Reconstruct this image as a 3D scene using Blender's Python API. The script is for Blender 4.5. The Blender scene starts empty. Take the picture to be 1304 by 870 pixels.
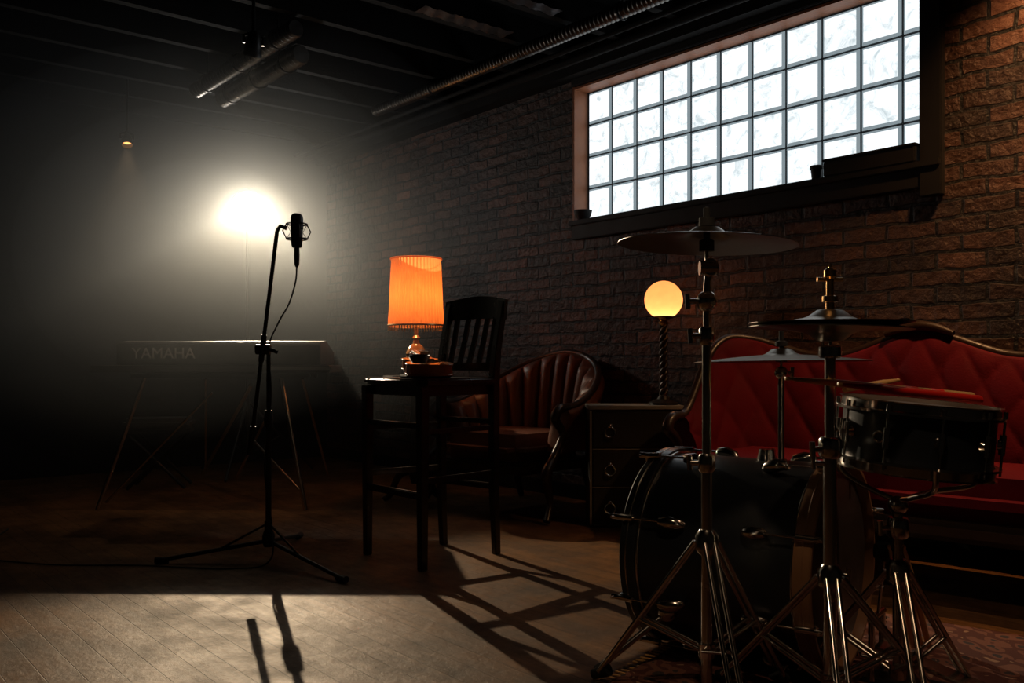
import bpy, bmesh, math, random
from mathutils import Vector, Matrix, Quaternion
random.seed(4)
R=math.radians
scene=bpy.context.scene
CAMH=0.85; F=1150.0; HOR=460.0
def X(px,Z): return (px-652)/F*Z
def H(py,Z): return CAMH+(HOR-py)/F*Z

# ------------------------------------------------------------------ materials
def newmat(name):
    m=bpy.data.materials.new(name); m.use_nodes=True
    nt=m.node_tree; b=nt.nodes['Principled BSDF']
    return m,nt,b
def M(name,base,rough=0.5,metal=0.0,nscale=12,namt=0.25,bump=0.0,bscale=60,emit=None,estr=0,sheen=0,coat=0,spec=0.5,rvar=0.1):
    m,nt,b=newmat(name); N=nt.nodes; L=nt.links
    tc=N.new('ShaderNodeTexCoord'); nz=N.new('ShaderNodeTexNoise')
    nz.inputs['Scale'].default_value=nscale; nz.inputs['Detail'].default_value=5
    L.new(tc.outputs['Object'],nz.inputs['Vector'])
    mix=N.new('ShaderNodeMix'); mix.data_type='RGBA'
    mix.inputs[6].default_value=tuple(c*(1-namt) for c in base)+(1,)
    mix.inputs[7].default_value=tuple(min(1,c*(1+namt)) for c in base)+(1,)
    L.new(nz.outputs['Fac'],mix.inputs[0]); L.new(mix.outputs[2],b.inputs['Base Color'])
    mr=N.new('ShaderNodeMapRange'); mr.inputs[3].default_value=max(0.02,rough-rvar); mr.inputs[4].default_value=min(1,rough+rvar)
    L.new(nz.outputs['Fac'],mr.inputs[0]); L.new(mr.outputs[0],b.inputs['Roughness'])
    b.inputs['Metallic'].default_value=metal
    b.inputs['Specular IOR Level'].default_value=spec
    if sheen: b.inputs['Sheen Weight'].default_value=sheen; b.inputs['Sheen Roughness'].default_value=0.35; b.inputs['Sheen Tint'].default_value=tuple(min(1,c*3) for c in base)+(1,)
    if coat: b.inputs['Coat Weight'].default_value=coat; b.inputs['Coat Roughness'].default_value=0.12
    if bump:
        n2=N.new('ShaderNodeTexNoise'); n2.inputs['Scale'].default_value=bscale; L.new(tc.outputs['Object'],n2.inputs['Vector'])
        bp=N.new('ShaderNodeBump'); bp.inputs['Strength'].default_value=bump; bp.inputs['Distance'].default_value=0.005
        L.new(n2.outputs['Fac'],bp.inputs['Height']); L.new(bp.outputs[0],b.inputs['Normal'])
    if emit: b.inputs['Emission Color'].default_value=tuple(emit)+(1,); b.inputs['Emission Strength'].default_value=estr
    return m

black_wood=M('black_lacquer_wood',(0.018,0.012,0.009),0.30,coat=0.3,nscale=20)
dark_wood=M('dark_carved_wood',(0.030,0.015,0.009),0.38,coat=0.2,bump=0.3)
frame_wood=M('window_frame_wood',(0.30,0.105,0.04),0.55,nscale=25,bump=0.3)
frame_dark=M('window_frame_dark',(0.008,0.007,0.007),0.65,spec=0.3)
chrome=M('chrome',(0.66,0.61,0.56),0.16,1.0,rvar=0.05,namt=0.1)
chrome_dull=M('worn_chrome',(0.54,0.47,0.40),0.25,1.0,namt=0.2)
brass=M('brass',(0.65,0.40,0.16),0.25,1.0)
black_metal=M('black_metal',(0.02,0.02,0.021),0.38,0.4)
black_plastic=M('black_plastic',(0.040,0.040,0.042),0.45)
grey_plastic=M('grey_plastic',(0.14,0.14,0.14),0.5)
rubber=M('rubber',(0.012,0.012,0.012),0.7)
drum_black=M('drum_shell_black',(0.014,0.017,0.021),0.36,coat=0.2,nscale=5)
hoop_wood=M('drum_hoop_wood',(0.26,0.13,0.06),0.4,coat=0.3)
head_dark=M('drum_head_black',(0.02,0.02,0.02),0.4)
head_coat=M('drum_head_coated',(0.11,0.085,0.065),0.6)
head_smoke=M('drum_head_smoke',(0.045,0.035,0.03),0.4)
cymbal_m=M('cymbal_bronze',(0.25,0.22,0.18),0.36,1.0,nscale=40)
red_velvet=M('red_velvet',(0.115,0.0012,0.0075),0.75,sheen=0.08,bump=0.2,bscale=150,spec=0.2)
rust_velvet=M('rust_leather',(0.13,0.043,0.021),0.45,sheen=0.1,bump=0.2,bscale=90)
violin_m=M('violin_varnish',(0.34,0.10,0.025),0.25,coat=0.6)
stick_m=M('hickory',(0.70,0.40,0.14),0.4)
stick_red=M('red_stick',(0.75,0.02,0.01),0.35)
felt=M('felt',(0.03,0.03,0.03),0.95)
key_white=M('ivory_keys',(0.6,0.58,0.52),0.3)
cab_m=M('cabinet_black',(0.022,0.020,0.017),0.4)
edge_m=M('cabinet_edge_silver',(0.36,0.35,0.33),0.45,0.5)
foil=M('dull_galvanised_metal',(0.16,0.15,0.14),0.38,1.0,nscale=8,bump=0.8,bscale=14)
foil_b=M('foil_facing',(0.16,0.16,0.17),0.42,1.0,nscale=8,bump=0.9,bscale=20)
ceil_m=M('ceiling_black',(0.005,0.005,0.005),0.9,bump=0.4,bscale=8,spec=0.2)
joist_m=M('joist_wood',(0.005,0.0045,0.004),0.85,bump=0.3,spec=0.2)
backwall_m=M('black_painted_wall',(0.008,0.008,0.008),0.9,nscale=3,bump=0.3,bscale=20,spec=0.2)
amber=M('amber_glass',(0.55,0.28,0.10),0.12,0.2,coat=0.8)
white_text=M('logo_paint',(0.55,0.55,0.55),0.5)

def emis(name,col,s):
    m=bpy.data.materials.new(name); m.use_nodes=True; nt=m.node_tree
    nt.nodes.remove(nt.nodes['Principled BSDF']); e=nt.nodes.new('ShaderNodeEmission')
    e.inputs[0].default_value=tuple(col)+(1,); e.inputs[1].default_value=s
    nt.links.new(e.outputs[0],nt.nodes['Material Output'].inputs[0]); return m
lens_white=emis('stage_lamp_lens',(1.0,0.95,0.84),40)
lens_warm=emis('warm_lamp_lens',(1.0,0.42,0.12),2.5)

def shade_mat(name,col,em,es,trans=0.75):
    m=bpy.data.materials.new(name); m.use_nodes=True; nt=m.node_tree; N=nt.nodes; L=nt.links
    N.remove(N['Principled BSDF']); out=N['Material Output']
    d=N.new('ShaderNodeBsdfDiffuse'); t=N.new('ShaderNodeBsdfTranslucent'); mx=N.new('ShaderNodeMixShader'); ad=N.new('ShaderNodeAddShader'); e=N.new('ShaderNodeEmission')
    tc=N.new('ShaderNodeTexCoord'); nz=N.new('ShaderNodeTexNoise'); nz.inputs['Scale'].default_value=18
    L.new(tc.outputs['Object'],nz.inputs['Vector'])
    cm=N.new('ShaderNodeMix'); cm.data_type='RGBA'; cm.inputs[6].default_value=tuple(c*0.75 for c in col)+(1,); cm.inputs[7].default_value=tuple(col)+(1,)
    L.new(nz.outputs['Fac'],cm.inputs[0])
    L.new(cm.outputs[2],d.inputs[0]); L.new(cm.outputs[2],t.inputs[0])
    mx.inputs[0].default_value=trans; L.new(d.outputs[0],mx.inputs[1]); L.new(t.outputs[0],mx.inputs[2])
    e.inputs[0].default_value=tuple(em)+(1,); e.inputs[1].default_value=es
    L.new(mx.outputs[0],ad.inputs[0]); L.new(e.outputs[0],ad.inputs[1]); L.new(ad.outputs[0],out.inputs[0]); return m
shade_m=shade_mat('orange_pleated_fabric',(0.80,0.30,0.09),(1.0,0.22,0.03),0.13)
globe_m=shade_mat('frosted_glass_globe',(0.90,0.50,0.26),(1.0,0.38,0.13),0.40,0.9)

def brick_mat():
    m,nt,b=newmat('old_brick'); N=nt.nodes; L=nt.links
    tc=N.new('ShaderNodeTexCoord'); sx=N.new('ShaderNodeSeparateXYZ'); cx=N.new('ShaderNodeCombineXYZ')
    L.new(tc.outputs['Object'],sx.inputs[0]); L.new(sx.outputs[0],cx.inputs[0]); L.new(sx.outputs[2],cx.inputs[1])
    nz=N.new('ShaderNodeTexNoise'); nz.inputs['Scale'].default_value=7; nz.inputs['Detail'].default_value=5; L.new(tc.outputs['Object'],nz.inputs['Vector'])
    vm=N.new('ShaderNodeVectorMath'); vm.operation='SCALE'; vm.inputs[3].default_value=0.038
    sb=N.new('ShaderNodeVectorMath'); sb.operation='SUBTRACT'; sb.inputs[1].default_value=(0.5,0.5,0.5)
    L.new(nz.outputs['Color'],sb.inputs[0]); L.new(sb.outputs[0],vm.inputs[0])
    ad=N.new('ShaderNodeVectorMath'); L.new(cx.outputs[0],ad.inputs[0]); L.new(vm.outputs[0],ad.inputs[1])
    bt=N.new('ShaderNodeTexBrick'); L.new(ad.outputs[0],bt.inputs['Vector'])
    bt.inputs['Scale'].default_value=1; bt.inputs['Brick Width'].default_value=0.215; bt.inputs['Row Height'].default_value=0.073
    bt.inputs['Mortar Size'].default_value=0.009; bt.inputs['Mortar Smooth'].default_value=0.35
    bt.inputs['Color1'].default_value=(0.105,0.046,0.029,1); bt.inputs['Color2'].default_value=(0.026,0.015,0.012,1); bt.inputs['Mortar'].default_value=(0.010,0.009,0.008,1)
    n2=N.new('ShaderNodeTexNoise'); n2.inputs['Scale'].default_value=2.2; n2.inputs['Detail'].default_value=8; n2.inputs['Roughness'].default_value=0.65; L.new(tc.outputs['Object'],n2.inputs['Vector'])
    mr=N.new('ShaderNodeMapRange'); mr.inputs[1].default_value=0.33; mr.inputs[2].default_value=0.67; mr.inputs[3].default_value=0.22; mr.inputs[4].default_value=1.35; L.new(n2.outputs['Fac'],mr.inputs[0])
    mm=N.new('ShaderNodeVectorMath'); mm.operation='SCALE'; L.new(bt.outputs['Color'],mm.inputs[0]); L.new(mr.outputs[0],mm.inputs[3])
    L.new(mm.outputs[0],b.inputs['Base Color']); b.inputs['Roughness'].default_value=0.52; b.inputs['Specular IOR Level'].default_value=0.4
    n3=N.new('ShaderNodeTexNoise'); n3.inputs['Scale'].default_value=22; n3.inputs['Detail'].default_value=7; n3.inputs['Roughness'].default_value=0.6; L.new(tc.outputs['Object'],n3.inputs['Vector'])
    mu=N.new('ShaderNodeMath'); mu.operation='MULTIPLY_ADD'; L.new(bt.outputs['Fac'],mu.inputs[0]); mu.inputs[1].default_value=-1.0
    L.new(n3.outputs['Fac'],mu.inputs[2])
    bp=N.new('ShaderNodeBump'); bp.inputs['Strength'].default_value=1.0; bp.inputs['Distance'].default_value=0.022; L.new(mu.outputs[0],bp.inputs['Height']); L.new(bp.outputs[0],b.inputs['Normal'])
    return m
brick=brick_mat()

def floor_mat():
    m,nt,b=newmat('worn_floor_boards'); N=nt.nodes; L=nt.links
    tc=N.new('ShaderNodeTexCoord')
    bt=N.new('ShaderNodeTexBrick'); L.new(tc.outputs['Object'],bt.inputs['Vector'])
    bt.inputs['Scale'].default_value=1; bt.inputs['Brick Width'].default_value=1.6; bt.inputs['Row Height'].default_value=0.085
    bt.inputs['Mortar Size'].default_value=0.0014; bt.inputs['Mortar Smooth'].default_value=0.5
    bt.inputs['Color1'].default_value=(0.150,0.072,0.028,1); bt.inputs['Color2'].default_value=(0.118,0.055,0.022,1); bt.inputs['Mortar'].default_value=(0.05,0.025,0.012,1)
    n2=N.new('ShaderNodeTexNoise'); n2.inputs['Scale'].default_value=2.6; n2.inputs['Detail'].default_value=10; n2.inputs['Roughness'].default_value=0.72; L.new(tc.outputs['Object'],n2.inputs['Vector'])
    mp=N.new('ShaderNodeMapping'); mp.inputs['Scale'].default_value=(3.0,60.0,1.0); L.new(tc.outputs['Object'],mp.inputs[0])
    gn=N.new('ShaderNodeTexNoise'); gn.inputs['Scale'].default_value=1.0; gn.inputs['Detail'].default_value=4; L.new(mp.outputs[0],gn.inputs['Vector'])
    mr=N.new('ShaderNodeMapRange'); mr.inputs[1].default_value=0.33; mr.inputs[2].default_value=0.67; mr.inputs[3].default_value=0.25; mr.inputs[4].default_value=1.5; L.new(n2.outputs['Fac'],mr.inputs[0])
    gr=N.new('ShaderNodeMapRange'); gr.inputs[1].default_value=0.3; gr.inputs[2].default_value=0.7; gr.inputs[3].default_value=0.75; gr.inputs[4].default_value=1.2; L.new(gn.outputs['Fac'],gr.inputs[0])
    pm=N.new('ShaderNodeMath'); pm.operation='MULTIPLY'; L.new(mr.outputs[0],pm.inputs[0]); L.new(gr.outputs[0],pm.inputs[1])
    mm=N.new('ShaderNodeVectorMath'); mm.operation='SCALE'; L.new(bt.outputs['Color'],mm.inputs[0]); L.new(pm.outputs[0],mm.inputs[3])
    L.new(mm.outputs[0],b.inputs['Base Color']); b.inputs['Specular IOR Level'].default_value=0.26
    b.inputs['Specular Tint'].default_value=(1.0,0.70,0.40,1)
    r=N.new('ShaderNodeMapRange'); r.inputs[1].default_value=0.33; r.inputs[2].default_value=0.67; r.inputs[3].default_value=0.66; r.inputs[4].default_value=0.38; L.new(n2.outputs['Fac'],r.inputs[0]); L.new(r.outputs[0],b.inputs['Roughness'])
    mu=N.new('ShaderNodeMath'); mu.operation='MULTIPLY_ADD'; L.new(bt.outputs['Fac'],mu.inputs[0]); mu.inputs[1].default_value=-0.4; L.new(n2.outputs['Fac'],mu.inputs[2])
    bp=N.new('ShaderNodeBump'); bp.inputs['Strength'].default_value=0.8; bp.inputs['Distance'].default_value=0.012; L.new(mu.outputs[0],bp.inputs['Height']); L.new(bp.outputs[0],b.inputs['Normal'])
    return m
floor_m=floor_mat()

def rug_mat():
    m,nt,b=newmat('oriental_rug'); N=nt.nodes; L=nt.links
    tc=N.new('ShaderNodeTexCoord'); v=N.new('ShaderNodeTexVoronoi'); v.inputs['Scale'].default_value=16; L.new(tc.outputs['Object'],v.inputs['Vector'])
    mg=N.new('ShaderNodeTexMagic'); mg.inputs['Scale'].default_value=9; mg.turbulence_depth=3; L.new(tc.outputs['Object'],mg.inputs['Vector'])
    cr=N.new('ShaderNodeValToRGB'); cr.color_ramp.interpolation='CONSTANT'
    els=cr.color_ramp.elements; els[0].color=(0.10,0.03,0.02,1); els[1].position=0.35; els[1].color=(0.34,0.20,0.12,1)
    e=els.new(0.55); e.color=(0.05,0.035,0.035,1); e=els.new(0.75); e.color=(0.20,0.08,0.05,1)
    mx=N.new('ShaderNodeMath'); mx.operation='MULTIPLY_ADD'; mx.inputs[1].default_value=0.9
    L.new(v.outputs['Distance'],mx.inputs[0]); L.new(mg.outputs['Fac'],mx.inputs[2]); 
    mo=N.new('ShaderNodeMath'); mo.operation='FRACT'; L.new(mx.outputs[0],mo.inputs[0])
    L.new(mo.outputs[0],cr.inputs[0]); L.new(cr.outputs[0],b.inputs['Base Color']); b.inputs['Roughness'].default_value=0.95
    n=N.new('ShaderNodeTexNoise'); n.inputs['Scale'].default_value=200; L.new(tc.outputs['Object'],n.inputs['Vector'])
    bp=N.new('ShaderNodeBump'); bp.inputs['Strength'].default_value=0.5; bp.inputs['Distance'].default_value=0.004; L.new(n.outputs['Fac'],bp.inputs['Height']); L.new(bp.outputs[0],b.inputs['Normal'])
    return m
rug_m=rug_mat()

def glassblock_mat():
    m=bpy.data.materials.new('daylit_glass_block'); m.use_nodes=True; nt=m.node_tree; N=nt.nodes; L=nt.links
    b=N['Principled BSDF']; b.inputs['Base Color'].default_value=(0.5,0.6,0.65,1); b.inputs['Roughness'].default_value=0.15
    tc=N.new('ShaderNodeTexCoord'); nz=N.new('ShaderNodeTexNoise'); nz.inputs['Scale'].default_value=11; nz.inputs['Detail'].default_value=7; nz.inputs['Roughness'].default_value=0.7
    nz.inputs['Distortion'].default_value=1.2
    L.new(tc.outputs['Object'],nz.inputs['Vector'])
    cr=N.new('ShaderNodeValToRGB'); els=cr.color_ramp.elements; els[0].position=0.34; els[0].color=(0.50,0.58,0.61,1); els[1].position=0.50; els[1].color=(0.91,0.97,1.0,1)
    L.new(nz.outputs['Fac'],cr.inputs[0]); L.new(cr.outputs[0],b.inputs['Emission Color']); b.inputs['Emission Strength'].default_value=1.2
    bp=N.new('ShaderNodeBump'); bp.inputs['Strength'].default_value=0.6; bp.inputs['Distance'].default_value=0.01; L.new(nz.outputs['Fac'],bp.inputs['Height']); L.new(bp.outputs[0],b.inputs['Normal'])
    return m
glassb=glassblock_mat()
glassrim=M('glass_block_rim',(0.15,0.2,0.22),0.3,emit=(0.45,0.55,0.60),estr=0.5)
mortar=M('window_mortar',(0.05,0.055,0.06),0.8)

# ------------------------------------------------------------------ helpers
def G(name,loc=(0,0,0),rz=0,parent=None):
    e=bpy.data.objects.new(name,None); e.empty_display_size=0.1
    e.location=loc; e.rotation_euler=(0,0,R(rz)); scene.collection.objects.link(e)
    if parent: e.parent=parent
    return e
def finish(bm,name,g,mat,smooth=True,ang=35,mats=None):
    bmesh.ops.recalc_face_normals(bm,faces=bm.faces)
    me=bpy.data.meshes.new(name); bm.to_mesh(me); bm.free()
    for mt in (mats or [mat]): me.materials.append(mt)
    if smooth:
        me.shade_smooth(); me.set_sharp_from_angle(angle=R(ang))
    o=bpy.data.objects.new(name,me); scene.collection.objects.link(o)
    if g: o.parent=g
    return o
def box(g,name,c,s,mat,rot=(0,0,0),bev=0.004,seg=2):
    bm=bmesh.new(); bmesh.ops.create_cube(bm,size=1)
    bmesh.ops.scale(bm,vec=s,verts=bm.verts)
    if bev: bmesh.ops.bevel(bm,geom=bm.edges[:],offset=min(bev,min(s)*0.45),segments=seg,affect='EDGES')
    o=finish(bm,name,g,mat); o.location=c; o.rotation_euler=tuple(R(a) for a in rot); return o
def lathe(g,name,prof,mat,loc=(0,0,0),rot=(0,0,0),seg=40,mod=None,quat=None):
    bm=bmesh.new(); rings=[]
    for r,z in prof:
        if r<1e-5: rings.append([bm.verts.new((0,0,z))])
        else:
            ring=[]
            for i in range(seg):
                a=2*math.pi*i/seg; rr=r*(mod(a,z) if mod else 1)
                ring.append(bm.verts.new((rr*math.cos(a),rr*math.sin(a),z)))
            rings.append(ring)
    for a,b in zip(rings,rings[1:]):
        if len(a)==1 and len(b)==1: continue
        for i in range(seg):
            j=(i+1)%seg
            if len(a)==1: bm.faces.new((a[0],b[i],b[j]))
            elif len(b)==1: bm.faces.new((a[i],a[j],b[0]))
            else: bm.faces.new((a[i],a[j],b[j],b[i]))
    o=finish(bm,name,g,mat); o.location=loc
    if quat: o.rotation_mode='QUATERNION'; o.rotation_quaternion=quat
    else: o.rotation_euler=tuple(R(a) for a in rot)
    return o
def catmull(pts,k=8):
    P=[Vector(p) for p in pts]; P=[P[0]*2-P[1]]+P+[P[-1]*2-P[-2]]; out=[]
    for i in range(1,len(P)-2):
        for j in range(k):
            t=j/k; a,b,c,d=P[i-1],P[i],P[i+1],P[i+2]
            out.append(0.5*((2*b)+(c-a)*t+(2*a-5*b+4*c-d)*t*t+(3*b-a-3*c+d)*t**3))
    out.append(P[-2]); return out
def tubes(g,name,paths,mat,seg=12):
    bm=bmesh.new()
    for pts,r in paths:
        P=[Vector(p) for p in pts]; n=len(P)
        rs=r if isinstance(r,(list,tuple)) else [r]*n
        if len(rs)!=n:
            m_=len(rs)-1; ro=[]
            for i in range(n):
                f=i/(n-1)*m_; k=min(int(f),m_-1); ro.append(rs[k]+(rs[k+1]-rs[k])*(f-k))
            rs=ro
        t0=(P[1]-P[0]).normalized(); up=Vector((0,0,1)) if abs(t0.z)<0.9 else Vector((1,0,0))
        nx=t0.cross(up).normalized(); prev=None
        for i in range(n):
            t=((P[min(i+1,n-1)]-P[max(i-1,0)])).normalized()
            nx=(nx-t*nx.dot(t)).normalized(); ny=t.cross(nx)
            ring=[bm.verts.new(P[i]+(nx*math.cos(2*math.pi*k/seg)+ny*math.sin(2*math.pi*k/seg))*rs[i]) for k in range(seg)]
            if prev:
                for k in range(seg):
                    j=(k+1)%seg; bm.faces.new((prev[k],prev[j],ring[j],ring[k]))
            else: bm.faces.new(ring[::-1])
            prev=ring
        bm.faces.new(prev)
    return finish(bm,name,g,mat,ang=50)
def cyl(g,name,a,b,r,mat,seg=20): return tubes(g,name,[((a,b),r)],mat,seg)
def torus(g,name,c,Rr,r,mat,rot=(0,0,0),seg=48,ms=10,sc=(1,1,1)):
    bm=bmesh.new(); rings=[]
    for i in range(seg):
        a=2*math.pi*i/seg
        rings.append([bm.verts.new(((Rr+r*math.cos(2*math.pi*k/ms))*math.cos(a)*sc[0],(Rr+r*math.cos(2*math.pi*k/ms))*math.sin(a)*sc[1],r*math.sin(2*math.pi*k/ms)*sc[2])) for k in range(ms)])
    for i in range(seg):
        A=rings[i];B=rings[(i+1)%seg]
        for k in range(ms):
            j=(k+1)%ms; bm.faces.new((A[k],B[k],B[j],A[j]))
    o=finish(bm,name,g,mat); o.location=c; o.rotation_euler=tuple(R(a) for a in rot); return o
def ball(g,name,c,r,mat,sc=(1,1,1),seg=24):
    bm=bmesh.new(); bmesh.ops.create_uvsphere(bm,u_segments=seg,v_segments=seg//2,radius=r)
    bmesh.ops.scale(bm,vec=sc,verts=bm.verts); o=finish(bm,name,g,mat); o.location=c; return o
def prism(g,name,poly,z0,z1,mat,bev=0.006):
    bm=bmesh.new(); a=[bm.verts.new((x,y,z0)) for x,y in poly]; b=[bm.verts.new((x,y,z1)) for x,y in poly]
    n=len(poly); bm.faces.new(a[::-1]); bm.faces.new(b)
    for i in range(n): j=(i+1)%n; bm.faces.new((a[i],a[j],b[j],b[i]))
    if bev:
        ed=[e for e in bm.edges if abs(e.verts[0].co.z-e.verts[1].co.z)<1e-6]
        bmesh.ops.bevel(bm,geom=ed,offset=bev,segments=3,affect='EDGES')
    return finish(bm,name,g,mat)
def light(name,kind,loc,energy,col,g=None,aim=None,**kw):
    d=bpy.data.lights.new(name,kind); d.energy=energy; d.color=col
    for k,v in kw.items(): setattr(d,k,v)
    o=bpy.data.objects.new(name,d); scene.collection.objects.link(o)
    if g: o.parent=g
    o.location=loc
    if aim is not None:
        o.rotation_mode='QUATERNION'; o.rotation_quaternion=(Vector(aim)-Vector(loc)).to_track_quat('-Z','Y')
    return o

# ------------------------------------------------------------------ room shell (wall frame)
WZ=-50.32; P0=(0.526,5.6,0)
def wl(t,y,z=0):
    c,s=math.cos(R(WZ)),math.sin(R(WZ)); return Vector((P0[0]+c*t-s*y,P0[1]+s*t+c*y,z))
T0,T1,Y0,Y1,CH=-3.3,6.0,-5.6,-0.10,2.85
def shell(name,boxes,mat):
    bm=bmesh.new()
    for (x0,x1,y0,y1,z0,z1) in boxes:
        r=bmesh.ops.create_cube(bm,size=1); vs=r['verts']
        for v in vs:
            v.co=Vector((x0 if v.co.x<0 else x1,y0 if v.co.y<0 else y1,z0 if v.co.z<0 else z1))
    o=finish(bm,name,None,mat,smooth=False); o.location=P0; o.rotation_euler=(0,0,R(WZ)); return o
wx0,wx1,wz0,wz1=-0.10,2.093,1.70,2.545
shell('wall_right',[(T0,wx0,Y1,0.2,0,CH),(wx1,T1,Y1,0.2,0,CH),(wx0,wx1,Y1,0.2,0,wz0),(wx0,wx1,Y1,0.2,wz1,CH)],brick)
shell('wall_back',[(T0-0.15,T0,Y0,0.2,0,CH)],backwall_m)
shell('wall_left',[(T0-0.15,T1,Y0-0.15,Y0,0,CH)],backwall_m)
shell('wall_front',[(T1,T1+0.15,Y0-0.15,0.2,0,CH)],backwall_m)
shell('floor',[(T0-0.15,T1+0.15,Y0-0.15,0.2,-0.1,0)],floor_m)
shell('ceiling',[(T0-0.15,T1+0.15,Y0-0.15,0.2,CH,CH+0.1)],ceil_m)
shell('baseboard_right',[(T0,T1,Y1-0.02,Y1,0,0.09)],joist_m)
js=[]; t=T0+0.3
while t<T1: js.append((t,t+0.05,Y0,Y1,CH-0.16,CH)); t+=0.42
shell('trim_1',js,joist_m)
shell('trim_2',[(T0,T1,Y1-0.10,Y1,CH-0.26,CH-0.12)],joist_m)

# window
w=G('window_1',P0,WZ)
bmg=bmesh.new()
rows,cols,p=4,11,0.203; pz=0.2
gx0=-0.083; gz0=1.73
for r_ in range(rows):
    for c_ in range(cols):
        x0=gx0+c_*p; z0=gz0+r_*pz; x1=min(x0+p,2.16)
        a=0.005; b=0.018; y=-0.0; yb=0.012
        o_=[(x0+a,yb,z0+a),(x1-a,yb,z0+a),(x1-a,yb,z0+pz-a),(x0+a,yb,z0+pz-a)]
        i_=[(x0+b,y,z0+b),(x1-b,y,z0+b),(x1-b,y,z0+pz-b),(x0+b,y,z0+pz-b)]
        vo=[bmg.verts.new(q) for q in o_]; vi=[bmg.verts.new(q) for q in i_]
        f=bmg.faces.new(vi); f.material_index=0
        for k in range(4):
            j=(k+1)%4; f=bmg.faces.new((vo[k],vo[j],vi[j],vi[k])); f.material_index=1
finish(bmg,'glass_blocks',w,None,smooth=False,mats=[glassb,glassrim])
box(w,'mortar_bed',(1.04,0.045,2.13),(2.3,0.06,0.9),mortar,bev=0)
box(w,'reveal_jamb_far',(-0.094,-0.052,2.12),(0.016,0.115,0.86),frame_wood,bev=0)
box(w,'reveal_head',(0.996,-0.052,2.538),(2.18,0.115,0.014),frame_wood,bev=0)
box(w,'casing_near',(2.14,-0.115,2.10),(0.095,0.04,1.08),frame_dark)
box(w,'casing_head',(1.03,-0.112,2.575),(2.26,0.03,0.05),frame_dark)
box(w,'sill',(1.04,-0.085,1.700),(2.29,0.12,0.03),frame_dark)
box(w,'apron',(1.04,-0.115,1.645),(2.27,0.03,0.09),frame_dark)
SL=1.7155
vb=G('ceramic_bowl',wl(-0.02,-0.10,SL),WZ)
lathe(vb,'bowl_body',[(0.0,0.0),(0.03,0.0),(0.035,0.006),(0.05,0.03),(0.057,0.06),(0.052,0.06),(0.045,0.03),(0,0.012)],rubber)
mg_=G('clay_pot',wl(1.585,-0.11,SL),WZ)
lathe(mg_,'pot_body',[(0,0),(0.022,0),(0.027,0.05),(0.031,0.05),(0.031,0.066),(0.027,0.066),(0.024,0.05),(0,0.048)],rubber)
bx=G('wooden_box',wl(1.86,-0.10,SL),WZ)
box(bx,'box_body',(0,0,0.035),(0.44,0.09,0.07),frame_dark); box(bx,'box_lid',(0,0,0.076),(0.45,0.10,0.012),frame_dark)

# ceiling ducts & pipes
def duct(name,t0,t1,y,z,r,step=0.03):
    g=G(name,wl(t0,y,z),WZ); L_=t1-t0; n=int(L_/step)*2; prof=[(0,0)]
    for i in range(n+1): prof.append((r*(1.0 if i%2 else 0.82),L_*i/n))
    prof.append((0,L_))
    lathe(g,'corrugated_tube',prof,foil,rot=(0,90,0),seg=28)
    for k in range(3):
        q=L_*(0.15+0.35*k); torus(g,'strap_%d'%k,(q,0,0),r+0.004,0.005,black_metal,rot=(0,90,0))
        cyl(g,'hanger_%d'%k,(q,0,r),(q,0,CH-z),0.004,black_metal)
duct('air_duct',-1.6,3.2,-0.62,2.63,0.04)
duct('air_duct',-1.9,-0.75,-1.62,2.60,0.06,0.045)
duct('air_duct',-1.9,-0.45,-1.80,2.62,0.05,0.045)
pg=G('ceiling_pipe',wl(0,0,0),WZ)
tubes(pg,'pipe_runs',[(((-3.2,-0.35,2.60),(4,-0.35,2.60)),0.022),(((-3.2,-0.45,2.62),(4,-0.45,2.62)),0.014)],joist_m)
ip=G('foil_insulation',wl(0,0,0),WZ)
for k,(t,wt,y0,y1,zz) in enumerate([(0.05,.10,-1.35,-.75,2.685),(0.46,.08,-1.5,-.75,2.685)]):
    bm=bmesh.new(); bmesh.ops.create_grid(bm,x_segments=14,y_segments=60,size=0.5)
    for v in bm.verts:
        x_,y_=v.co.x,v.co.y
        v.co=Vector((t+x_*wt,(y0+y1)/2+y_*(y1-y0),zz+0.003*math.sin(y_*40+x_*3)+random.uniform(-.0015,.0015)))
    finish(bm,'foil_strip_%d'%k,ip,foil_b)

# ------------------------------------------------------------------ spot fixtures
def fixture(name,loc,aim,r,lens,energy,col,spot,blend,lr=0.03,stem=True,on_stand=False):
    g=G(name,loc); q=(Vector(aim)-Vector(loc)).to_track_quat('-Z','Y')
    L_=r*2.4
    lathe(g,'can',[(0,L_),(r*0.5,L_),(r*0.7,L_*0.85),(r*0.95,L_*0.3),(r,0),(r*1.08,-0.005),(r*1.08,-0.02),(r*0.97,-0.02),(r*0.9,0.02),(0,0.021)],black_metal,quat=q)
    lathe(g,'lens',[(0,-0.002),(r*0.86,0.012),(r*0.86,0.018),(0,0.019)],lens,quat=q)
    d=(q@Vector((0,0,-1)))
    sx=q@Vector((1,0,0)); back=q@Vector((0,0,1))
    c=back*L_*0.35
    if on_stand: end=Vector((0,0,-r*1.6))
    else: end=Vector((0,0,r*1.5))+back*L_*0.35
    tubes(g,'yoke',[((c+sx*r*1.1,c+sx*r*1.15+(end-c)*0.6,end,c-sx*r*1.15+(end-c)*0.6,c-sx*r*1.1),0.008)],black_metal)
    if stem: cyl(g,'stem',end,(end.x,end.y,CH-loc[2]),0.009,black_metal)
    lo=light(name+'_beam','SPOT',Vector((0,0,0))+d*0.04,energy,col,g=g,spot_size=R(spot),spot_blend=blend,shadow_soft_size=lr)
    lo.rotation_mode='QUATERNION'; lo.rotation_quaternion=q
    return g,d
SLZ=6.8; sx_=X(315,SLZ); sz_=H(263,SLZ)
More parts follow.
